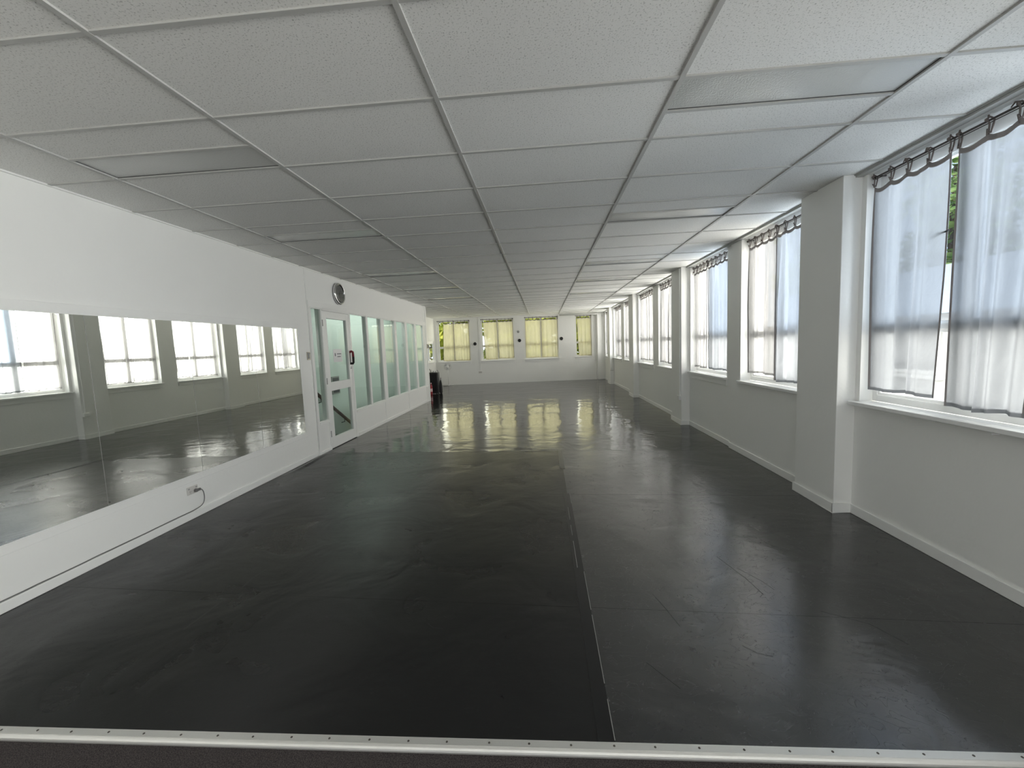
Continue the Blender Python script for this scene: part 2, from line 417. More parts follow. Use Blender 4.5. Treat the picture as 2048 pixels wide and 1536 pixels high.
for x in GX[1:-1]: mb.box(x-.012, x+.012, Y0, 17.5, HC-.009, HC)
mb.build('main_tee', M['bar'], ceil)
mb = MB()
for i in range(len(GX)-1):
    for y in GY+[e for h in holes if abs(h[0]-GX[i]) < .01 for e in h[2:] if min(abs(e-g) for g in GY) > .05]:
        if y > 17.4: continue
        mb.box(GX[i]+.012, GX[i+1]-.012, y-.011, y+.011, HC-.0075, HC)
mb.build('cross_tee', M['bar'], ceil)
# edge angle / head fascia on the window side
mb = MB(); mb.box(2.545, 2.60, Y0, 17.6, 2.776, 2.7995); mb.box(2.535, 2.548, Y0, 17.6, 2.790, 2.7995)
struct(mb.build('trim_1', M['lip']), 'grey metal angle where the ceiling meets the window wall', 'trim')
mb = MB(); mb.box(XL, XL+.018, Y0, 12.1, HC-.012, HC-.0005)
struct(mb.build('trim_2', M['trim']), 'white metal angle where the ceiling meets the left wall', 'trim')

names = {'left': 'left row', 'right': 'window-side row'}
ords = ['nearest', 'second', 'third', 'fourth', 'farthest']
cnt = {'left': 0, 'right': 0}
for (side, row), h in zip(lights, holes):
    r = empty('ceiling_light', ((h[0]+h[1])/2, (h[2]+h[3])/2, HC))
    k = cnt[side]; cnt[side] += 1
    tag(r, f'flush unlit ceiling light panel, {ords[k]} of the {names[side]}', 'ceiling light', 'unlit ceiling light panels')
    mb = MB(); w, d = .5885, .1385
    for a in ((-w-.0, w, -d, -d+.004), (-w, w, d-.004, d), (-w, -w+.004, -d, d), (w-.004, w, -d, d)): mb.box(*a, 0, .08)
    mb.box(-w, w, -d, d, .08, .085)
    mb.build('housing', M['housing'], r)
    mb = MB(); mb.box(-w+.004, w-.004, -d+.004, d-.005, .0025, .006); mb.build('diffuser', M['diffuser'], r)

# ------------------------------------------------------------------ walls with openings (local frame: x along the wall, y outward, z up)
def wall_mesh(mb, U0, U1, ops, th, z0=0, z1=HC+.13, y0=0):
    ops = sorted(ops); u = U0
    for a, b, c, d in ops:
        if a > u: mb.box(u, a, y0, th, z0, z1)
        mb.box(a, b, y0, th, z0, c); mb.box(a, b, y0, th, d, z1)
        u = b
    if u < U1: mb.box(u, U1, y0, th, z0, z1)
    return mb
ROT_R, ROT_F, ROT_L = -PI/2, math.atan(FB), PI/2
def local(origin, rz, u, y, z=0):
    c, s = math.cos(rz), math.sin(rz)
    return (origin[0]+c*u-s*y, origin[1]+s*u+c*y, z)
OR_R = (XR, 0, 0); OR_F = (0, FA, 0)
P = 3.93
WA = [(4.26+P*k, 5.62+P*k) for k in (-1, 0, 1, 2, 3)]
WB = [(6.08+P*k, 7.53+P*k) for k in (-2, -1, 0, 1, 2)]
ZS, ZT = .945, 2.772
opsR = [(-b, -a, ZS, ZT) for a, b in WA+WB]
mb = wall_mesh(MB(), -18.2, -Y0, opsR, .26)
mb.box(-5.92, -5.62, -.026, 0, 0, 2.775); mb.box(-5.62, -4.20, -.026, 0, 0, ZS)
wr = mb.build('wall_right', M['wall']); wr.location = OR_R; wr.rotation_euler.z = ROT_R
struct(wr, 'right wall of painted plaster with a row of tall curtained windows', 'wall')
ROMAN = ['nearest the camera', 'second from the camera', 'third from the camera', 'farthest from the camera']
for k in range(-1, 4):
    y0, y1 = 3.65+P*k, 4.20+P*k
    mb = MB(); mb.box(2.455, 2.62, y0, y1, 0, 2.7995)
    o = mb.build('column', M['wall'], bevel=.004)
    struct(o, 'square painted column between windows, ' + (ROMAN[k] if k >= 0 else 'behind the camera'), 'column')
# baseboards right
mb = MB()
def skirt_seg(x, a, b, h=.082): mb.box(x-.014, x, a, b, .001, h)
cols = [(3.65+P*k, 4.20+P*k) for k in range(-1, 4)]
prev = Y0
for a, b in cols:
    for s0_, s1_, x in ((prev, a, XR),):
        if s0_ < 4.5 < s1_: 
            skirt_seg(XR-.026, s0_, 5.92); skirt_seg(XR, 5.92, s1_)
        else: skirt_seg(x, s0_, s1_)
    mb.box(2.441, 2.455, a-.014, b+.014, .001, .085); mb.box(2.441, XR, a-.014, a, .001, .085); mb.box(2.441, XR, b, b+.014, .001, .085)
    prev = b
skirt_seg(XR, prev, 17.6)
struct(mb.build('baseboard_right', M['trim'], bevel=.004), 'pale skirting board running along the window wall and around its columns', 'baseboard')

# far wall
FW = [(-4.385, -3.02, .955, 2.705), (-2.565, -1.19, .945, 2.71), (-.735, .68, .94, 2.725), (1.39, 2.08, .96, 2.725)]
FWp = [(a*1.0034, b*1.0034, c, d) for a, b, c, d in FW]
mb = wall_mesh(MB(), -4.53, 2.9, FWp, .26)
wf = mb.build('wall_far', M['wall']); wf.location = OR_F; wf.rotation_euler.z = ROT_F
struct(wf, 'far end wall with four curtained windows', 'wall')
mb = MB(); mb.box(2.285, 2.62, -.16, 0, 0, 2.799); mb.box(2.255, 2.30, -.05, 0, 0, 2.799)
o = mb.build('corner_pier', M['wall'], bevel=.01); o.location = OR_F; o.rotation_euler.z = ROT_F
struct(o, 'painted pier in the far right corner', 'column')
# alcove left wall (x=-4.5) and stair wall
OR_L = (-4.5, 0, 0)
mb = wall_mesh(MB(), 12.15, 17.4, [(15.55, 17.02, .99, 1.86)], .085)
o = mb.build('wall_alcove', M['wall']); o.location = OR_L; o.rotation_euler.z = ROT_L
struct(o, 'alcove side wall beyond the glazed partition with a low window', 'wall')
mb = MB(); mb.box(-4.7, -4.5, 5.5, 12.15, -3.2, 2.93); mb.box(-4.5, XL-.1, 5.5, 5.62, -3.2, 2.93); mb.box(-4.5, XL-.10, 12.10, 12.2, -3.2, 2.93)
mb.box(XL-.22, XL-.1, 5.5, 12.2, -3.2, -.03); mb.box(-4.5, XL-.1, 5.6, 12.1, 2.8, 2.84)
struct(mb.build('wall_stairwell', M['stairwall']), 'pale green stairwell wall seen through the glazed partition', 'wall')
# left wall
mb = MB(); mb.box(XL-.14, XL, Y0, 5.915, -.1, 2.93)
struct(mb.build('wall_left', M['wall']), 'plain white left wall carrying the mirrors', 'wall')
mb = MB()
wb = wall_mesh(MB(), XL-.2, XR+.3, [(-2.9, -.7, .5, 2.6), (-.3, 2.2, .5, 2.6)], .2, z0=-.1)  # both openings invented to let fill light in from behind
o = wb.build('wall_back', M['wall']); o.location = (0, Y0, 0); o.rotation_euler.z = PI
# rotated by pi: local x -> -x ; re-centre
o.location = (-.4, Y0, 0)
struct(o, 'unseen wall behind the camera, its two large openings added for light', 'wall')
mb = MB(); mb.box(XL, XL+.014, Y0, 5.86, .001, .072); 
bl = struct(mb.build('baseboard_left', M['trim'], bevel=.004), 'white skirting board below the mirrors', 'baseboard')
mb = MB(); mb.box(XL, XL+.010, Y0, 5.66, 1.899, 1.975); mb.box(XL, XL+.010, Y0, 5.66, .355, .425); mb.box(XL, XL+.010, 5.595, 5.66, .425, 1.899)
struct(mb.build('trim_3', M['wall'], bevel=.003), 'thin white backing board edging the mirrors', 'trim')

# ------------------------------------------------------------------ windows
def window(idx, origin, rz, u0, w, zs, zt, label, head=.09, mull=(.5,), trans=1.56, sill_out=.05, tint=(), cold=None, apron=.085, bracket=None, stay=None, deep=0.0):
    r = empty(f'window_{idx}', local(origin, rz, u0, 0, zs), rz)
    struct(r, label, 'window'); H = zt-zs; zz = zs
    mb = MB(); ft = .045; yo, yi = .16-deep, .10-deep
    def fr(a, b, c, d, y0=yi, y1=yo): mb.box(a, b, y0, y1, c, d)
    fr(.001, ft, .03, H-.001); fr(w-ft, w-.001, .03, H-.001); fr(ft, w-ft, H-head, H-.001); fr(ft, w-ft, .03, .085)
    tr = trans-zz
    if trans: fr(ft, w-ft, tr-.02, tr+.02)
    for mfr in mull: fr(w*mfr-.017, w*mfr+.017, .085, H-head)
    mb.build('frame', M['trim'], r, bevel=.003)
    us = [ft]+[w*m_ for m_ in mull]+[w-ft]; zs_ = [.085]+([tr] if trans else [])+[H-head]
    for i in range(len(us)-1):
        for j in range(len(zs_)-1):
            a = us[i]+(.017 if i else 0); b = us[i+1]-(.017 if i < len(us)-2 else 0)
            c = zs_[j]+(.02 if j else 0); d = zs_[j+1]-(.02 if j < len(zs_)-2 else 0)
            s = MB(); f = .02   # casement sash
            q0, q1 = .112-deep, .15-deep; s.box(a, a+f, q0, q1, c, d); s.box(b-f, b, q0, q1, c, d); s.box(a+f, b-f, q0, q1, c, c+f); s.box(a+f, b-f, q0, q1, d-f, d)
            so = s.build('sash', M['trim'], r)
            g = MB().box(a+f, b-f, .129-deep, .133-deep, c+f, d-f)
            g.build('pane', M['blueglass'] if (i, j) in tint else M['glass'], so)
    mb = MB(); mb.box(-.025, w+.025, -sill_out, -.0, 0, .03); mb.box(.001, w-.001, 0, .10-deep*.9, .0005, .03)
    mb.build('sill', M['sill'], r, bevel=.004)
    if apron:
        mb = MB(); mb.box(-.01, w+.01, -.016, -.0, -apron, -.0); mb.build('apron', M['trim'], r, bevel=.003)
    if bracket: MB().box(bracket, bracket+.035, -.045, -.002, -.022, 0).build('bracket', M['trim'], r)
    if stay: MB().tube([(stay, .09, 1.215), (stay+.03, .07, 1.225), (stay+.09, .06, 1.235)], .006, 8).build('stay', M['black'], r)
    return r
WINL = []   # (origin, rz, u0, w, zs, zt)
lab = {-1: 'nearest', 0: 'second', 1: 'third'}
allR = sorted([(a, b, 'a') for a, b in WA]+[(a, b, 'b') for a, b in WB])
rl = {2: 'nearest window in view on the right wall, bare at its near end', 3: 'right wall window just beyond the nearest column', 4: 'right wall window between the shallow pier and the second column',
      5: 'right wall window just beyond the second column', 6: 'right wall window just before the third column', 7: 'right wall window just beyond the third column',
      8: 'right wall window just before the fourth column', 9: 'last right wall window by the far corner', 0: 'right wall window well behind the camera', 1: 'right wall window beside the camera'}
for i, (a, b, t) in enumerate(allR):
    kw = dict(sill_out=.05, tint=())
    zs = ZS
    if i == 2: kw = dict(sill_out=.075, tint=((0, 1), (1, 1)), apron=0, bracket=1.03, stay=.53)
    if i == 3: kw['tint'] = ((1, 1),); kw['sill_out'] = .07
    if i == 4: kw['tint'] = ((1, 1),)
    window(i+1, OR_R, ROT_R, -b, b-a, zs, ZT, rl[i], **kw)
    WINL.append((OR_R, ROT_R, -b, b-a, zs, ZT, i))
fl = ['leftmost far wall window, leaves showing at its left edge', 'second far wall window from the left', 'third far wall window from the left', 'narrow far wall window by the right corner']
for i, (a, b, c, d) in enumerate(FWp):
    window(11+i, OR_F, ROT_F, a, b-a, c, d, fl[i], mull=(.5,) if i < 3 else (), trans=1.58, sill_out=.05, head=.035)
    WINL.append((OR_F, ROT_F, a, b-a, c, d, 10+i))
window(15, OR_L, ROT_L, 15.55, 1.47, .99, 1.86, 'low alcove window full of bright leaves', mull=(.5,), trans=0, apron=.06, deep=.085)

# ------------------------------------------------------------------ curtains
tie_meshes = []
def make_tie(seed):
    r = random.Random(seed); mb = MB()
    # loop round the rod (rod centre at origin), both ends knotted to the hem below
    R_ = .016; pts = [(-.004, -.004, -.075)]
    pts += [(r.uniform(-.004, .004), -R_*math.cos(a)*1.0, R_*math.sin(a)) for a in [(-.5+.25*k)*PI/1.0*.8 for k in range(0, 5)]]
    pts += [(.004, R_*.9, .002), (.006, R_*.6, -.03), (.004, .002, -.072)]
    mb.tube(pts, .0048, 6)
    mb.tube([(0, -.006, -.064), (r.uniform(-.02, .02), -.016, -.05), (r.uniform(-.04, .04), -.018, -.075-.03*r.random())], [.005, .004, .003], 6)
    mb.tube([(0, -.006, .012), (r.uniform(-.03, .03), -.012, .022), (r.uniform(-.045, .045), -.014, .004)], [.006, .005, .003], 6)
    mb.lathe([(.0001, .010), (.009, .004), (.010, -.004), (.0001, -.011)], 8, Matrix.Translation((0, -.017, .004)))
    mb.lathe([(.0001, .008), (.007, .003), (.007, -.003), (.0001, -.008)], 8, Matrix.Translation((0, -.006, -.066)))
    return mb
def curtain(origin, rz, ua, ub, ba, bb, zt, zb, rodz, Y, label, group, seed, mat, amp=.02, nf=None, lean=0.0):
    """ua..ub top span, ba..bb bottom span along the wall"""
    r = random.Random(seed)
    root = empty('curtain', local(origin, rz, ua, Y, zb), rz)
    tag(root, label, 'curtain', group)
    W = ub-ua; nt_ = max(3, round(W/.125)); nf = nf or max(3, W/.105)
    ph = [r.uniform(0, 6.28) for _ in range(6)]; k1, k2 = r.uniform(.6, 1.4), r.uniform(1.7, 2.6)
    H = zt-zb
    def S(s, t):
        sw = s+.035*math.sin(2*PI*k1*s+ph[0]+.8*t)+.02*math.sin(2*PI*k2*s+ph[1])
        u = (ua+(ub-ua)*s)*(1-t)+(ba+(bb-ba)*s)*t-ua
        u += .012*math.sin(2*PI*1.1*s+ph[2])*t
        f = math.sin(2*PI*nf*sw+ph[3]); f2 = math.sin(2*PI*nf*.53*sw+ph[4]+.6*t)
        A = amp*(.45+.55*min(1, t*2.2))*(.75+.35*math.sin(2*PI*k1*1.3*s+ph[5]))
        tp = s*(nt_-1); fr_ = tp-math.floor(tp); sag = 1-(2*fr_-1)**2   # 0 at ties, 1 between
        e = math.exp(-t*9)
        y = A*(f+.22*math.sin(4*PI*nf*sw+ph[3]))*(1-.55*e)+.6*A*f2*(1-e) - .012*sag*e
        y += lean*t
        z = H*(1-t)-sag*.028*e*(1-t) + (.006*math.sin(2*PI*1.3*s+ph[1]))*t
        return (u, y, z)
    def patch(name, s0, s1, t0, t1, ns, nt2, off, m, parent):
        mb = MB()
        for j in range(nt2+1):
            for i in range(ns+1):
                p = S(s0+(s1-s0)*i/ns, t0+(t1-t0)*j/nt2); mb.v.append((p[0], p[1]+off, p[2]))
        for j in range(nt2):
            for i in range(ns):
                a = j*(ns+1)+i; mb.f.append((a, a+1, a+ns+2, a+ns+1)); mb.m.append(0)
        return mb.build(name, m, parent, smooth=True, fix=False)
    ns = int(nf*14); cl = patch('cloth', 0, 1, 0, 1, ns, 26, 0, mat, root)
    patch('top_hem', 0, 1, 0, .022, ns, 2, -.0025, M['hem'], cl)
    patch('bottom_hem', 0, 1, .985, 1.0, ns, 2, -.002, mat, cl)
    eb = .010/max(W, .1)
    patch('edge_binding', 0, eb, 0, 1, 2, 26, -.002, M['hem'], cl)
    patch('edge_binding', 1-eb, 1, 0, 1, 2, 26, -.002, M['hem'], cl)
    for i in range(nt_):
        p = S(i/(nt_-1), 0)
        if not tie_meshes:
            for q in range(4):
                o = make_tie(q).build('tie', M['tie'], root, smooth=True); tie_meshes.append(o.data)
                if q: bpy.data.objects.remove(o)
                else: o.location = (p[0], -.002, rodz-zb)
            continue
        o = bpy.data.objects.new('tie', tie_meshes[r.randrange(4)]); C.objects.link(o); o.parent = root
        o.location = (p[0]+r.uniform(-.008, .008), -.002, rodz-zb); o.rotation_euler.z = r.uniform(-.5, .5)
        o.scale.z = max(.6, (rodz-zb-p[2])/.07)
    return root
def rod(origin, rz, ua, ub, z, Y, label):
    root = empty('curtain_rod', local(origin, rz, ua, Y, z), rz); tag(root, label, 'curtain rod', 'curtain rods above the windows')
    w = ub-ua
    MB().tube([(0, 0, 0), (w, 0, 0)], .0065, 10).build('tube', M['rod'], root, smooth=True)
    MB().tube([(0, .0015, -.014), (w, .0015, -.014)], .003, 6).build('wire', M['rod'], root, smooth=True)
    f = MB().lathe([(.0001, -.014), (.010, -.009), (.013, 0), (.010, .009), (.0001, .014)], 12, Matrix.Rotation(PI/2, 4, 'Y')).build('finial', M['rod'], root, smooth=True)
    f.location = (-.006, 0, 0); mesh_copy(f, root, (w+.006, 0, 0))
    for q, x in enumerate((.03, w-.03)):
        MB().box(x-.006, x+.006, .006, .062, -.004, .004).build('bracket', M['rod'], root)
YC = .042
RZ = 2.742
GRP = 'tie-top curtains'
whr = {2: 'on the nearest right wall window', 3: 'on the right wall window just beyond the nearest column', 4: 'on the right wall window just before the second column',
       5: 'on the right wall window just beyond the second column', 6: 'on the right wall window just before the third column', 7: 'on the right wall window just beyond the third column',
       8: 'on the right wall window just before the fourth column', 9: 'on the last right wall window by the far corner', 0: 'behind the camera', 1: 'beside the camera'}
# (window index, y_top far, y_top near, y_bot far, y_bot near, z bottom, fabric, label start, folds, amp)
CUR = [
 (2, 3.575, 2.965, 3.535, 3.02, 1.075, 'cloth_cool', 'pale sheer curtain left of the gap', 4.6, .024),
 (2, 2.915, 2.40, 2.905, 2.47, 1.03, 'cloth_cool', 'pale sheer curtain right of the gap', 4.2, .024),
 (3, 5.575, 4.965, 5.53, 4.955, 1.085, 'cloth', 'far white curtain', 5.2, .022),
 (3, 4.93, 4.28, 4.93, 4.31, 1.03, 'cloth_cool', 'near bluish curtain', 5.0, .026),
 (4, 7.47, 6.89, 7.44, 6.875, 1.06, 'cloth', 'far white curtain', 5.5, .022),
 (4, 6.87, 6.10, 6.85, 6.11, 1.06, 'cloth_cool', 'near bluish curtain', 6.5, .024),
 (5, 9.49, 8.93, 9.47, 8.90, 1.06, 'cloth', 'far white curtain', 5.5, .022),
 (5, 8.88, 8.22, 8.86, 8.24, 1.05, 'cloth', 'near white curtain', 6.5, .022),
 (6, 11.40, 10.50, 11.36, 10.52, 1.05, 'cloth', 'wider far white curtain', 8, .022),
 (6, 10.42, 10.03, 10.46, 10.05, 1.06, 'cloth', 'narrow near white curtain', 4, .022),
 (7, 13.40, 12.74, 13.38, 12.72, 1.06, 'cloth', 'far white curtain', 7, .022),
 (7, 12.62, 12.15, 12.66, 12.14, 1.05, 'cloth', 'near white curtain', 6, .022),
 (8, 15.05, 14.5, 15.03, 14.5, 1.06, 'cloth', 'far white curtain', 6, .022),
 (8, 14.46, 13.97, 14.46, 13.99, 1.05, 'cloth', 'near white curtain', 6, .022),
 (9, 17.36, 16.1, 17.36, 16.1, 1.05, 'cloth', 'single white sheer curtain', 9, .02),
 (1, 1.60, .45, 1.60, .45, 1.05, 'cloth', 'white sheer curtain', 9, .02),
]
for n_, (wi, yt0, yt1, yb0, yb1, zb, mt, lb, nf, am) in enumerate(CUR):
    pre = {2: ''}.get(wi, '')
    curtain(OR_R, ROT_R, -yt0, -yt1, -yb0, -yb1, 2.668, zb, RZ, YC+(.012 if n_ == 2 else 0), lb+' '+whr[wi], GRP, 100+n_, M[mt], am, nf)
for (org, rz, u0, w, zs, zt, i) in WINL:
    if i in (0,): continue
    if i < 10: rod(org, rz, u0+.02, u0+w-.02, RZ, YC, 'curtain rod '+whr[i].replace('on the', 'of the'))
fwh = ['the leftmost far wall window', 'the second far wall window from the left', 'the third far wall window from the left', 'the narrow far wall window by the right corner']
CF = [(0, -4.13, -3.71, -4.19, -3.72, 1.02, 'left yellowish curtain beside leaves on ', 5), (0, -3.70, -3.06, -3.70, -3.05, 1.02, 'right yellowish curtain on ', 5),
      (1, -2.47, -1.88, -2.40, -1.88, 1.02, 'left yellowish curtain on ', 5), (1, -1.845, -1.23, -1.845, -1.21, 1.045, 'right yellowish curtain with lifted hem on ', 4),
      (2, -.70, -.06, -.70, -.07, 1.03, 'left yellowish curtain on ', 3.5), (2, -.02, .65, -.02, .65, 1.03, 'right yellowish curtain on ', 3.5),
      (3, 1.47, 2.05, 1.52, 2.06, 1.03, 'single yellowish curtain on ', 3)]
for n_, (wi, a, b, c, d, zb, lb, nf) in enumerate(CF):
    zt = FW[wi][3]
    curtain(OR_F, ROT_F, a, b, c, d, zt-.10, zb, zt-.028, YC, lb+fwh[wi], 'yellowish curtains on the far wall', 300+n_, M['cloth_foliage_lit'], .014, nf)
for i, (a, b, c, d) in enumerate(FWp):
    rod(OR_F, ROT_F, a+.02, b-.02, d-.028, YC, 'dark curtain rod of '+fwh[i])

# ------------------------------------------------------------------ mirrors
ML = ['leftmost in view, cut by the photo edge', 'second from the left', 'third from the left', 'rightmost, beside the door side panel']
for i in range(4):
    y0 = 1.980+.9045*i
    mb = MB(); mb.box(XL+.0105, XL+.0155, y0+.0015, y0+.9030, .4255, 1.8985)
    o = mb.build('wall_mirror', M['mirror'])
    r = empty('wall_mirror', (XL, y0, .4255)); o.name = 'glass'; o.parent = r; o.location = (-XL, -y0, -.4255)
    tag(r, 'tall frameless wall mirror panel, '+ML[i], 'mirror', 'mirror panels on the left wall')
    e = MB(); e.box(.0105, .0162, -.0012, .0012, 0, 1.473); e.build('edge', M['grey'], r)

# ------------------------------------------------------------------ partition + door
X0, X1 = XL-.10, XL
mb = MB()
mb.box(X0, X1, 5.915, 12.17, 2.335, 2.93)                       # wall above
mb.box(X0, X1+.012, 5.925, 12.10, 2.24, 2.335)                   # head rail
mb.box(X0, X1+.006, 5.915, 6.003, 0, 2.24)                       # first post
mb.box(X0, X1+.006, 6.285, 6.306, 0, 2.24)                        # door jamb
mb.box(X0, X1+.006, 7.20, 7.262, 0, 2.24)                        # lock-side jamb
mb.box(X0, X1+.012, 6.30, 7.20, 2.215, 2.25)
posts = [(7.955, 8.022), (8.685, 8.862), (9.512, 9.635), (10.25, 10.40), (11.03, 11.172), (11.812, 11.93)]
for a, b in posts: mb.box(X0+.01, X1, a, b, .45, 2.24)
mb.box(X0, X1+.006, 11.93, 12.06, 0, 2.8); mb.box(X0, X1+.02, 12.06, 12.17, 0, 2.799)
mb.box(X0, X1+.012, 7.262, 12.06, .445, .482); mb.box(X0, X1+.012, 6.003, 6.285, .445, .49)
mb.box(X0, X1+.010, 7.262, 12.06, 0, .06); mb.box(X0, X1+.010, 5.93, 6.30, 0, .04)
part = struct(mb.build('wall_partition', M['trim'], bevel=.003), 'white glazed timber partition between hall and stairwell', 'wall')
kps = [(6.003, 6.285), (7.262, 8.67), (8.70, 10.24), (10.27, 11.87), (11.89, 11.93)]
for a, b in kps: MB().box(X0+.02, X1-.006, a, b, .04, .447).build('kick_panel', M['trim'], part)
mb = MB()
for y in (8.685, 10.255, 11.88): mb.box(X0+.02, X1+.001, y-.018, y+.018, .05, .447)
mb.build('cover_strip', M['trim'], part)
bounds = [(6.003, 6.285)]+[(a, b) for a, b in zip([7.262]+[q[1] for q in posts[:-1]], [q[0] for q in posts])]
for a, b in bounds:
    g = MB().box(X1-.036, X1-.030, a-.004, b+.004, .485, 2.245).build('pane', M['intglass'], part)
    e = MB(); t = .014
    e.box(X1-.03, X1-.004, a, a+t*.6, .485, 2.24); e.box(X1-.03, X1-.004, b-t*.6, b, .485, 2.24); e.box(X1-.03, X1-.004, a, b, .485, .485+t); e.box(X1-.03, X1-.004, a, b, 2.24-t, 2.24)
    e.build('bead', M['trim'], g)
mb = MB(); mb.box(XL, XL+.006, 5.905, 5.925, .075, 2.795)
struct(mb.build('trim_4', M['trim']), 'cover strip where the mirror wall meets the partition', 'trim')

door = empty('door_1', (XL, 6.305, 0)); struct(door, 'white half-glazed door with two panes and a red pull', 'door')
mb = MB(); D = .045; y1 = .89; xf = .004
gz = [(.178, .932), (1.072, 2.10)]; ga, gb = .125, .785
mb.box(-D, xf, 0, ga, .012, 2.212); mb.box(-D, xf, gb, y1, .012, 2.212)
mb.box(-D, xf, ga, gb, .012, gz[0][0]); mb.box(-D, xf, ga, gb, gz[0][1], gz[1][0]); mb.box(-D, xf, ga, gb, gz[1][1], 2.212)
mb.build('leaf_frame', M['trim'], door, bevel=.003)
for a, b in gz: MB().box(-.028, -.022, ga, gb, a, b).build('pane', M['intglass'], door)
for z in (.20, 1.05, 1.97):
    MB().box(0, .010, -.012, .012, z, z+.10).build('hinge', M['grey'], door)
MB().box(xf, xf+.005, .835, .872, 1.33, 1.575).build('handle_plate', M['grey'], door)
h = MB(); yh = .853
h.tube([(xf, yh-.0, 1.545), (.035, yh, 1.562), (.058, yh, 1.548), (.062, yh, 1.52), (.062, yh, 1.46)], .0195, 12)
ho = h.build('pull_handle', M['red'], door, smooth=True)
h = MB(); h.tube([(.062, yh, 1.462), (.060, yh, 1.36), (.050, yh, 1.345), (xf, yh, 1.345)], .020, 12); h.build('grip', M['black'], ho, smooth=True)
MB().lathe([(.0001, .014), (.018, .012), (.022, 0)], 20, Matrix.Translation((xf, .853, 1.275)) @ Matrix.Rotation(PI/2, 4, 'Y')).build('lock', M['chrome'], door, smooth=True)
r = empty('paper_notice', (XL-.0205, 6.615, 1.39)); tag(r, 'white paper notice with two blurred lines taped on the door glass', 'notice')
MB().box(0, .0008, 0, .295, 0, .215).build('sheet', M['paper'], r)
mb = MB(); q = random.Random(3)
for z, a, b in ((.128, .13, .25), (.082, .13, .25)):
    y = a
    while y < b: 
        l = q.uniform(.012, .03); mb.box(.0008, .0013, y, y+l, z, z+.016); y += l+.008
mb.box(.0008, .0013, .05, .075, .10, .15)
mb.build('print', M['ink'], r)

# stairwell contents
mb = MB(); mb.box(-4.5, X0, 5.62, 7.52, -.12, -.005)
for i in range(14):
    y = 7.52+.29*i; mb.box(-4.5, X0-.12, y, y+.30, -.18*(i+1)-.2, -.18*(i+1)); mb.box(-4.5, X0-.12, y-.02, y+.012, -.18*(i+1)-.04, -.18*i-.005)
struct(mb.build('stairs', M['stair']), 'dark stairs going down behind the glazed partition', 'stairs')
MB_ = MB(); MB_.quad
mb = MB(); y0, z0 = 7.4, .02
for (ya, yb) in ((7.4, 11.6),):
    sl = -.62
    n = len(mb.v)
    for y, dz in ((ya, .0), (yb, .0), (yb, -.34), (ya, -.34)):
        zz = .16+sl*(y-7.4)+dz
        mb.v += [(-4.5, y, zz), (-4.48, y, zz)]
    for q_ in ((0, 2, 4, 6), (1, 7, 5, 3), (0, 1, 3, 2), (2, 3, 5, 4), (4, 5, 7, 6), (6, 7, 1, 0)): mb.f.append(tuple(n+i for i in q_)); mb.m.append(0)
struct(mb.build('trim_5', M['stair']), 'dark string board along the stair wall', 'trim')
r = empty('handrail', (-4.42, 6.9, 1.26)); tag(r, 'dark wooden handrail sloping down the stairwell wall', 'handrail')
def rl_(y): return (0, y-6.9, (.755-.62*(y-7.73))-1.26)
mb = MB(); mb.tube([rl_(6.95), rl_(11.6)], .034, 12); mb.build('rail', M['wood'], r, smooth=True)
for y in (7.85, 8.75, 9.9, 11.0):
    p = rl_(y); MB().tube([(p[0], p[1], p[2]-.02), (p[0], p[1], p[2]-.10), (-.075, p[1], p[2]-.12)], .008, 8).build('bracket', M['black'], r, smooth=True)
r = empty('wall_panel', (-4.5, 8.61, .66)); tag(r, 'small dark rectangular panel on the stairwell wall behind the door', 'panel')
MB().box(.0, .02, -.16, .16, 0, .38).build('backing', M['grey'], r); MB().box(.02, .024, -.13, .13, .03, .35).build('face', M['ink'], r)

# ------------------------------------------------------------------ small wall things
# clock
r = empty('wall_clock', (XL, 6.885, 2.535)); tag(r, 'round chrome wall clock above the glazed door', 'clock')
rx = Matrix.Rotation(PI/2, 4, 'Y')
MB().lathe([(.150, .0), (.178, .004), (.182, .028), (.178, .044), (.160, .050), (.152, .044), (.150, .02)], 48, rx).build('rim', M['chrome'], r, smooth=True)
MB().lathe([(.0001, .022), (.153, .022), (.153, .0)], 48, rx).build('dial', plain('clock_dial', (.30, .30, .29), .5), r)
mb = MB()
for k in range(12):
    a = k*PI/6; c, s = math.cos(a), math.sin(a)
    mb.tube([(.0235, .115*s, .115*c), (.0235, .138*s, .138*c)], .003, 5)
mb.build('hour_mark', M['black'], r)
for a, l, w in ((.6, .075, .004), (2.9, .115, .003)): MB().tube([(.026, -.02*math.sin(a), -.02*math.cos(a)), (.026, l*math.sin(a), l*math.cos(a))], w, 6).build('hand', M['black'], r)
MB().lathe([(.0001, .052), (.06, .0505), (.12, .046), (.155, .040)], 48, rx).build('glass', M['clockglass'], r, smooth=True)
# light switch by the door
r = empty('light_switch', (XL, 5.845, 1.455)); tag(r, 'cream light switch on the wall left of the door side panel', 'light switch')
MB().box(0, .012, -.037, .037, 0, .118).build('plate', M['cream'], r, bevel=.003); MB().box(.012, .03, -.037, -.008, .02, .11).build('box', M['grey'], r, bevel=.002); MB().box(.012, .017, .004, .022, .085, .105).build('rocker', M['ink'], r)
r = empty('wall_control', (XL+.02, 12.115, 1.57)); tag(r, 'small dark control box on the end post of the partition', 'control box')
MB().box(0, .03, -.05, .05, 0, .125).build('case', M['cream'], r, bevel=.003); MB().box(.03, .034, -.04, .04, .012, .11).build('face', M['ink'], r)
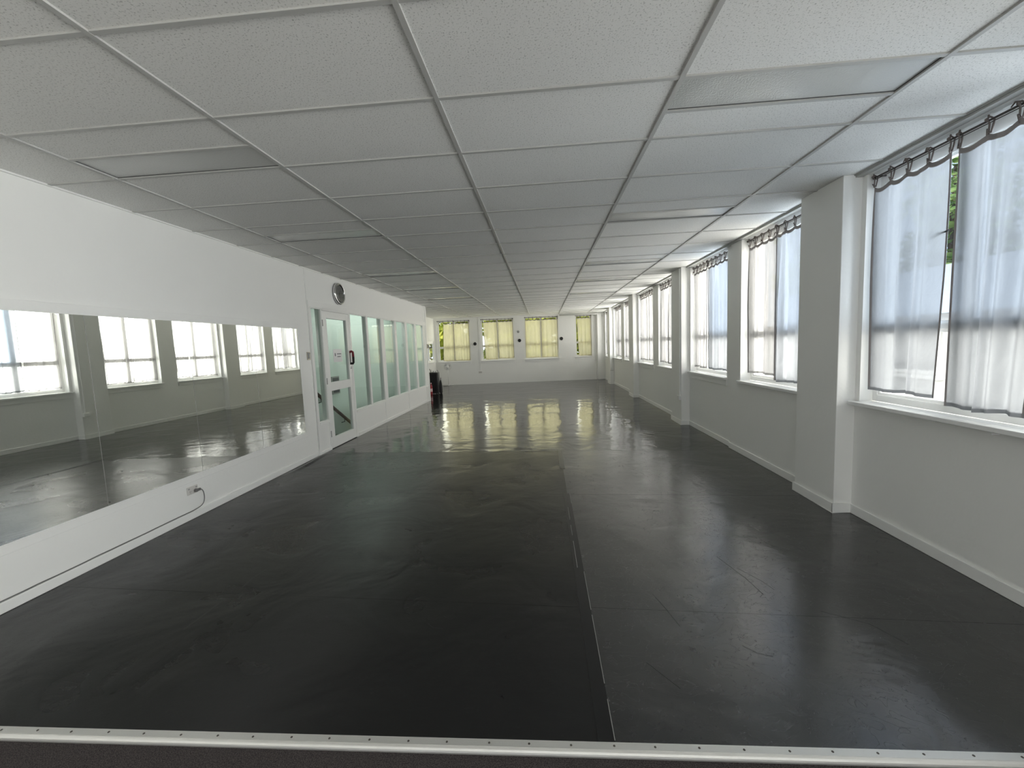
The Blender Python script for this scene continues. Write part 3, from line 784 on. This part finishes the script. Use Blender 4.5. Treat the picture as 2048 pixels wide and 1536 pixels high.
# outlet with plug and cord
r = empty('wall_socket', (XL, 3.655, .277)); tag(r, 'grey double wall socket below the mirrors with a plug in it', 'socket')
MB().box(0, .009, -.060, .060, -.038, .038).build('plate', M['socket'], r, bevel=.003)
MB().box(.009, .012, -.05, -.035, .012, .026).build('switch', M['grey'], r); MB().box(.009, .012, .035, .05, .012, .026).build('switch', M['grey'], r)
mb = MB()
for y in (-.028, .028):
    mb.box(.009, .0096, y-.008, y-.005, -.014, -.004); mb.box(.009, .0096, y+.005, y+.008, -.014, -.004); mb.box(.009, .0096, y-.0015, y+.0015, -.026, -.018)
mb.build('slot', M['ink'], r)
r = empty('power_cord', (XL+.02, 3.68, .075)); tag(r, 'grey power cord from the wall socket along the top of the left skirting', 'cord')
mb = MB(); mb.lathe([(.017, 0), (.017, .022), (.010, .03), (.0001, .03)], 12, Matrix.Translation((-.011, .0, .19)) @ Matrix.Rotation(PI/2, 4, 'Y')); mb.box(-.006, .014, -.008, .045, .178, .200)
mb.build('plug', M['cord'], r, bevel=.003)
pts = [(.004, .045, .190), (.012, .062, .172), (.014, .072, .13), (.013, .072, .08), (.010, .058, .04), (.004, .02, .015), (-.008, -.06, .004)]
q = random.Random(5); y = -.1
while y > -1.75: pts.append((-.011+q.uniform(0, .003), y, .003+abs(q.uniform(0, .003)))); y -= .09
def smooth_pts(p, it=2):
    for _ in range(it):
        o = [p[0]]
        for a, b in zip(p[:-1], p[1:]):
            a, b = Vector(a), Vector(b); o += [tuple(a*.75+b*.25), tuple(a*.25+b*.75)]
        o.append(p[-1]); p = o
    return p
MB().tube(smooth_pts(pts), .0042, 8).build('cable', M['cord'], r, smooth=True)
# second column conduit + outlet
def conduit(x, y, zb, label, w=.06, box=True):
    r = empty('conduit', (x, y, zb)); tag(r, label, 'conduit', 'surface conduits with outlets')
    MB().box(-.016, 0, -.010, .010, .05, HC-.02-zb).build('trunking', M['trim'], r, bevel=.002)
    MB().box(-.045, 0, -w, w*.7, 0, .075).build('outlet', M['white'], r, bevel=.004)
conduit(2.455, 7.64, .455, 'white conduit with outlet on the face of the second column')
r = empty('outlet_box', (2.50, 15.43, .50)); tag(r, 'small white outlet box on the side of the fourth column', 'outlet')
MB().box(-.045, .075, -.03, -.0, 0, .10).build('box', M['white'], r, bevel=.004); MB().box(-.045, .075, -.034, -.03, 0, .012).build('shadow_lip', M['grey'], r)
# far wall things
def fpos(u, y=0, z=0): return local(OR_F, ROT_F, u, y, z)
r = empty('conduit', fpos(-2.645, -.0, .46), ROT_F); tag(r, 'white conduit with outlet between the two left far wall windows', 'conduit', 'surface conduits with outlets')
MB().box(-.014, .014, -.018, 0, .05, 2.78-.46).build('trunking', M['trim'], r, bevel=.002); MB().box(-.08, .06, -.045, 0, 0, .07).build('outlet', M['socket'], r, bevel=.004)
dl = ['left of the second far window', 'between the second and third far windows', 'right of the third far window']
for (u, z), l_ in zip(((-2.83, 1.694), (-.958, 1.761), (.805, 1.773)), dl):
    r = empty('round_wall_pad', fpos(u, 0, z), ROT_F); tag(r, 'round black pad on the far wall, '+l_, 'wall pad', 'round black pads on the far wall')
    rot = Matrix.Rotation(PI/2, 4, 'X')
    MB().lathe([(.0001, .035), (.055, .035), (.068, .028), (.07, 0)], 28, rot).build('disc', M['black'], r, smooth=True)
    MB().lathe([(.07, 0), (.08, .0), (.08, .008), (.07, .010)], 28, rot).build('rim', M['white'], r, smooth=True)
r = empty('wall_sensor', fpos(-.998, 0, 2.127), ROT_F); tag(r, 'small round grey fitting above the middle black pad on the far wall', 'wall fitting')
MB().lathe([(.0001, .03), (.03, .028), (.045, .012), (.05, 0)], 24, Matrix.Rotation(PI/2, 4, 'X')).build('dome', M['grey'], r, smooth=True)
# duct along the far ceiling
r = empty('ceiling_pipe', fpos(.72, -.16, 2.735), ROT_F); tag(r, 'white pipe below the ceiling in the far right corner', 'pipe')
mb = MB(); mb.tube([(0, 0, 0), (1.70, 0, 0), (1.76, .0, -.012), (1.78, 0, -.05), (1.78, 0, -.12)], .032, 12); mb.build('tube', M['trim'], r, smooth=True)
mb = MB(); mb.lathe([(.036, -.02), (.042, -.015), (.042, .015), (.036, .02)], 14, Matrix.Translation((1.66, 0, 0)) @ Matrix.Rotation(PI/2, 4, 'Y')); mb.build('collar', M['white'], r, smooth=True)

# pedestal fan
fx, fy = -3.95, 16.93
r = empty('pedestal_fan', (fx, fy, 0)); tag(r, 'white pedestal fan on a cross base before the leftmost far window', 'fan')
mb = MB()
for a in (0, PI/2, PI, 3*PI/2):
    c, s = math.cos(a+.25), math.sin(a+.25)
    mb.tube([(0, 0, .03), (.22*c, .22*s, .022)], [.022, .014], 8)
mb.build('base', M['white'], r, smooth=True)
MB().tube([(0, 0, .02), (0, 0, .70)], .016, 12).build('pole', M['white'], r, smooth=True)
MB().lathe([(.02, -.06), (.05, -.05), (.055, .02), (.03, .06), (.0001, .065)], 20, Matrix.Translation((0, .05, .80)) @ Matrix.Rotation(PI/2, 4, 'X')).build('motor', M['white'], r, smooth=True)
mb = MB(); Z = .80
for rr, yy in ((.15, -.05), (.15, .0), (.115, -.075), (.07, -.085), (.035, -.088)):
    mb.tube([(rr*math.cos(2*PI*k/28), yy, Z+rr*math.sin(2*PI*k/28)) for k in range(28)], .0035, 5, closed=True)
for k in range(24):
    a = 2*PI*k/24; c, s = math.cos(a), math.sin(a)
    mb.tube([(.03*c, -.088, Z+.03*s), (.115*c, -.075, Z+.115*s), (.15*c, -.05, Z+.15*s), (.15*c, 0, Z+.15*s), (.06*c, .03, Z+.06*s)], .0013, 4)
mb.build('guard', M['bladegrey'], r, smooth=True)
MB().lathe([(.0001, .012), (.05, .008), (.058, 0), (.058, -.006)], 20, Matrix.Translation((0, -.089, Z)) @ Matrix.Rotation(PI/2, 4, 'X')).build('badge', M['white'], r, smooth=True)
for k in range(3):
    mb = MB(); a0 = 2*PI*k/3; n = len(mb.v)
    for i in range(7):
        t = i/6; rr = .03+.105*t; wd = .5*(1-.25*t)
        for e in (-1, 1):
            a = a0+e*wd+.5*t; mb.v.append((rr*math.cos(a), -.04+e*.016*(1-.3*t), Z+rr*math.sin(a)))
    for i in range(6): mb.f.append((2*i, 2*i+1, 2*i+3, 2*i+2)); mb.m.append(0)
    mb.build('blade', M['bladegrey'], r, smooth=True)

# black equipment in the alcove
bx, by = -3.80, 14.05
r = empty('speaker_cabinet', (bx, by, 0)); tag(r, 'tall black box with handles standing in the alcove behind the partition', 'cabinet')
MB().box(-.17, .17, -.16, .18, .02, .74).build('body', M['black'], r, bevel=.015)
MB().box(-.15, .15, -.172, -.16, .10, .70).build('front_panel', M['blackcloth'], r, bevel=.006)
for x in (-.12, .12): MB().tube([(x, -.12, .0), (x, -.12, .03)], .018, 10).build('foot', M['black'], r); MB().tube([(x, .14, .0), (x, .14, .03)], .018, 10).build('foot', M['black'], r)
MB().tube([(.175, -.06, .30), (.195, -.06, .34), (.195, -.06, .74), (.175, -.06, .80), (.150, -.06, .81)], .013, 10).build('handle', M['grey'], r, smooth=True)
r = empty('bag', (-3.545, 14.0, 0)); tag(r, 'slumped black bag leaning against the black box', 'bag')
mb = MB(); mb.lathe([(.0001, 0), (.06, .0), (.085, .06), (.08, .22), (.065, .36), (.035, .46), (.0001, .48)], 16, Matrix.Diagonal((.55, 1.3, 1, 1))); mb.build('body', M['blackcloth'], r, smooth=True)
MB().tube(smooth_pts([(0, -.05, .44), (.02, -.03, .54), (.0, .03, .55), (-.01, .05, .44)]), .009, 8).build('strap', M['blackcloth'], r, smooth=True)
r = empty('drink_bottle', (-3.83, 13.80, 0)); tag(r, 'red bottle with pale label on the floor before the black box', 'bottle')
MB().lathe([(.0001, .0), (.036, .0), (.038, .02), (.038, .27), (.026, .32), (.014, .35), (.014, .375)], 20).build('body', M['redbottle'], r, smooth=True)
MB().lathe([(.0385, .10), (.0395, .105), (.0395, .20), (.0385, .205)], 20).build('label', M['pinkcap'], r, smooth=True)
MB().lathe([(.016, .37), (.016, .40), (.0001, .402)], 16).build('cap', M['pinkcap'], r, smooth=True)
zt = .74
for i, (dx, dy, h_, rr) in enumerate(((-.07, -.06, .10, .034), (.035, -.04, .055, .04), (.09, .03, .05, .035))):
    r = empty('cup', (bx+dx, by+dy, zt)); tag(r, ['small upright pale vessel on the left of the black box top', 'low pale bowl on the middle of the black box', 'small pale bowl at the right edge of the black box'][i], 'cup')
    MB().lathe([(.0001, .0), (rr*.75, .0), (rr, h_), (rr*.93, h_), (rr*.68, .006), (.0001, .006)], 20).build('vessel', M['white'] if i else M['socket'], r, smooth=True)
r = empty('wall_hook', (-4.5, 15.9, .78)); tag(r, 'small black bracket on the alcove wall above the black box', 'bracket')
MB().lathe([(.0001, .03), (.03, .03), (.045, .0)], 14, Matrix.Rotation(PI/2, 4, 'Y')).build('plate', M['black'], r, smooth=True); MB().tube([(.03, 0, 0), (.06, 0, -.02), (.07, 0, -.06)], .012, 8).build('hook', M['black'], r, smooth=True)

# ------------------------------------------------------------------ outside
mb = MB(); mb.box(-40, 60, -30, 70, -3.4, -3.25)
struct(mb.build('ground', M['ground']), 'paved ground outside', 'ground')
r = empty('neighbour_building', (8.0, 8, -3.25)); tag(r, 'white rendered building with grey eaves across from the right windows', 'building')
Z_ = 3.25
MB().box(0, 5, -16, 16, 0, 1.66+Z_).build('wall', M['facade'], r)
MB().box(-.35, 5, -16.3, 16.3, 1.66+Z_, 1.84+Z_).build('eaves', M['band'], r)
mb = MB(); n = len(mb.v); mb.v += [(-.4, -16.3, 1.84+Z_), (-.4, 16.3, 1.84+Z_), (2.5, 16.3, 3.2+Z_), (2.5, -16.3, 3.2+Z_), (5.4, 16.3, 1.84+Z_), (5.4, -16.3, 1.84+Z_)]
mb.f += [(0, 1, 2, 3), (3, 2, 4, 5), (0, 3, 5), (1, 4, 2)]; mb.m += [0]*4
mb.build('roof', M['roof'], r)
for k in range(-4, 5):
    y = 1.62+3.4*k
    if abs(y) > 15: continue
    f = MB().box(-.04, .02, y-.65, y+.65, .62+Z_-.0, 1.63+Z_).build('window', M['trim'], r)
    MB().box(-.05, -.04, y-.58, y-.03, .70+Z_, 1.58+Z_).build('pane', M['extglass'], f); MB().box(-.05, -.04, y+.03, y+.58, .70+Z_, 1.58+Z_).build('pane', M['extglass'], f)
    MB().box(-.12, .02, y-.75, y+.75, .52+Z_, .60+Z_).build('sill', M['trim'], r)
def tree(x, y, h, cr, leaf, n, label, seed, group, squash=.9):
    q = random.Random(seed)
    r = empty('tree', (x, y, -3.25)); tag(r, label, 'tree', group)
    mb = MB(); mb.tube([(0, 0, 0), (.1, .05, h*.35), (.05, 0, h*.75)], [.22, .16, .05], 8)
    for k in range(7):
        a = q.uniform(0, 6.28); z = h*q.uniform(.3, .65); mb.tube([(.08, 0, z), (math.cos(a)*cr*.6, math.sin(a)*cr*.6, z+cr*q.uniform(.2, .6))], [.07, .02], 6)
    mb.build('trunk', M['bark'], r, smooth=True)
    mb = MB()
    blobs = [(q.uniform(-.8, .8)*cr, q.uniform(-.8, .8)*cr, h*.58+q.uniform(-.42, .42)*h*squash, q.uniform(.32, .5)*cr) for _ in range(40)]
    for _ in range(n):
        bx_, by_, bz_, br = blobs[q.randrange(40)]
        d = Vector((q.gauss(0, 1), q.gauss(0, 1), q.gauss(0, 1))).normalized()*br*q.uniform(.6, 1.05)
        c = Vector((bx_, by_, max(bz_, .8)))+d
        if c.z < .25: c.z = .25+q.random()
        a = Vector((q.gauss(0, 1), q.gauss(0, 1), q.gauss(0, 1))).normalized(); b = a.orthogonal().normalized()
        l, w = q.uniform(.13, .24)*(1.25 if leaf == 'leaf2' else 1), q.uniform(.07, .12)*(1.25 if leaf == 'leaf2' else 1)
        mb.quad(tuple(c-a*l), tuple(c+b*w), tuple(c+a*l), tuple(c-b*w))
    mb.build('foliage', M[leaf], r, fix=False)
FT = [(-9.8, 26.5, 9, 2.0, 'sunlit leafy tree outside beyond the alcove window'), (-5.5, 21.6, 9, 1.95, 'sunlit leafy tree outside the leftmost far window'),
      (-2.0, 27.0, 9.5, 2.0, 'taller sunlit tree outside the second far window'), (1.4, 21.7, 9, 1.95, 'sunlit leafy tree outside the third far window'), (5.2, 27.0, 9.5, 2.0, 'sunlit leafy tree outside the narrow far window')]
for i, (x, y, h, cr, lb) in enumerate(FT):
    tree(x, y, h, cr, 'leaf', 9000, lb, 40+i, 'trees outside the far end')
for i, (x, y, h, cr) in enumerate(((18.5, 20.6, 16, 3.0), (19, 29.0, 13, 3.0), (18.5, 12.2, 13, 3.0))):
    tree(x, y, h, cr, 'leaf2', 8000, ['green tree behind the white building seen through the curtain gap', 'green tree behind the far end of the white building', 'green tree behind the near end of the white building'][i], 60+i, 'trees behind the white building')

# ------------------------------------------------------------------ light
W_STR, SUN, E_R, E_F, E_FILL, EXPO = .7, 2.4, 60, 9.5, 9, 1.1
w = bpy.data.worlds.new('World'); sc.world = w; w.use_nodes = True; nt = w.node_tree
bg = nt.nodes['Background']
tc = nt.nodes.new('ShaderNodeTexCoord'); sp = nt.nodes.new('ShaderNodeSeparateXYZ'); nt.links.new(tc.outputs['Generated'], sp.inputs[0])
cr = nt.nodes.new('ShaderNodeValToRGB'); cr.color_ramp.elements[0].position = .0; cr.color_ramp.elements[0].color = (.86, .93, 1.0, 1)
cr.color_ramp.elements[1].position = .8; cr.color_ramp.elements[1].color = (.72, .85, 1.0, 1)
nt.links.new(sp.outputs['Z'], cr.inputs[0]); nt.links.new(cr.outputs[0], bg.inputs['Color']); bg.inputs['Strength'].default_value = W_STR
def area(name, loc, rot, sx, sy, e, col=(1, 1, 1), spread=180):
    l = bpy.data.lights.new(name, 'AREA'); l.shape = 'RECTANGLE'; l.size = sx; l.size_y = sy; l.energy = e; l.color = col; l.spread = math.radians(spread)
    o = bpy.data.objects.new(name, l); C.objects.link(o); o.location = loc; o.rotation_euler = rot; return o
s = bpy.data.lights.new('sun', 'SUN'); s.energy = SUN; s.angle = math.radians(6); s.color = (1, .96, .88)
so = bpy.data.objects.new('sun', s); C.objects.link(so); so.rotation_euler = (math.radians(38), math.radians(-30), 0)
for (org, rz, u0, wd, zs, zt, i) in WINL:
    p = local(org, rz, u0+wd/2, .62 if i >= 10 else .72, (zs+zt)/2+.1 if i >= 10 else 1.75)
    if 3 <= i < 10: continue
    if i < 10: area("daylight_and_fill", p, (-PI/2-math.radians(2), 0, rz), 1.5, 2.6, E_R*.85, (1.0, .97, .915), 100)
    else: area("daylight_and_fill", p, (-PI/2, 0, rz), wd+.1, 1.9, E_F*wd/1.4, (1.0, .97, .80), 150)
area('daylight_and_fill', (3.30, 10.95, 1.75), (-PI/2-math.radians(11), 0, ROT_R), 13.3, 2.7, E_R*11.5, (1.0, .97, .915), 120)
for u in (-1.8, .95):   # unseen fill lamps added outside the two made-up openings behind the camera
    area('daylight_and_fill', local((-.4, Y0, 0), PI, u, .35, 1.55), (PI/2, 0, 0), 2.4, 2.1, E_FILL, (1.0, .97, .915), 160)
area('stair_fill', (-4.0, 9.9, 2.78), (0, 0, 0), .5, 3.6, 11, (.97, 1, .96))  # unseen fill light added to brighten the stairwell, no fixture modelled

# ------------------------------------------------------------------ camera
f_px, yaw, pitch, roll = 827.269, -0.076954, -0.091557, -0.039764
cy, sy, cp, sp_, c_r, s_r = math.cos(yaw), math.sin(yaw), math.cos(pitch), math.sin(pitch), math.cos(roll), math.sin(roll)
fw = Vector((sy*cp, cy*cp, sp_)); rt = Vector((cy, -sy, 0)); up = rt.cross(fw)
r2 = rt*c_r+up*s_r; u2 = -rt*s_r+up*c_r
cam = bpy.data.cameras.new('camera'); co = bpy.data.objects.new('camera', cam); C.objects.link(co)
m = Matrix((r2, u2, -fw)).transposed().to_4x4(); m.translation = (0, 0, 1.542); co.matrix_world = m
cam.sensor_fit = 'HORIZONTAL'; cam.sensor_width = 36; cam.lens = f_px/2048*36; cam.clip_start = .01; cam.clip_end = 300
sc.camera = co

vs = sc.view_settings
sc.display_settings.display_device = 'sRGB'
vs.view_transform = 'Standard'; vs.look = 'None'; vs.exposure = EXPO; vs.gamma = 1; vs.use_curve_mapping = False
cy_ = sc.cycles
cy_.max_bounces = 10; cy_.diffuse_bounces = 6; cy_.glossy_bounces = 5; cy_.transmission_bounces = 6; cy_.transparent_max_bounces = 18
cy_.use_adaptive_sampling = True; cy_.adaptive_threshold = .02
cy_.caustics_reflective = False; cy_.caustics_refractive = False; cy_.sample_clamp_indirect = 8
cy_.use_denoising = True
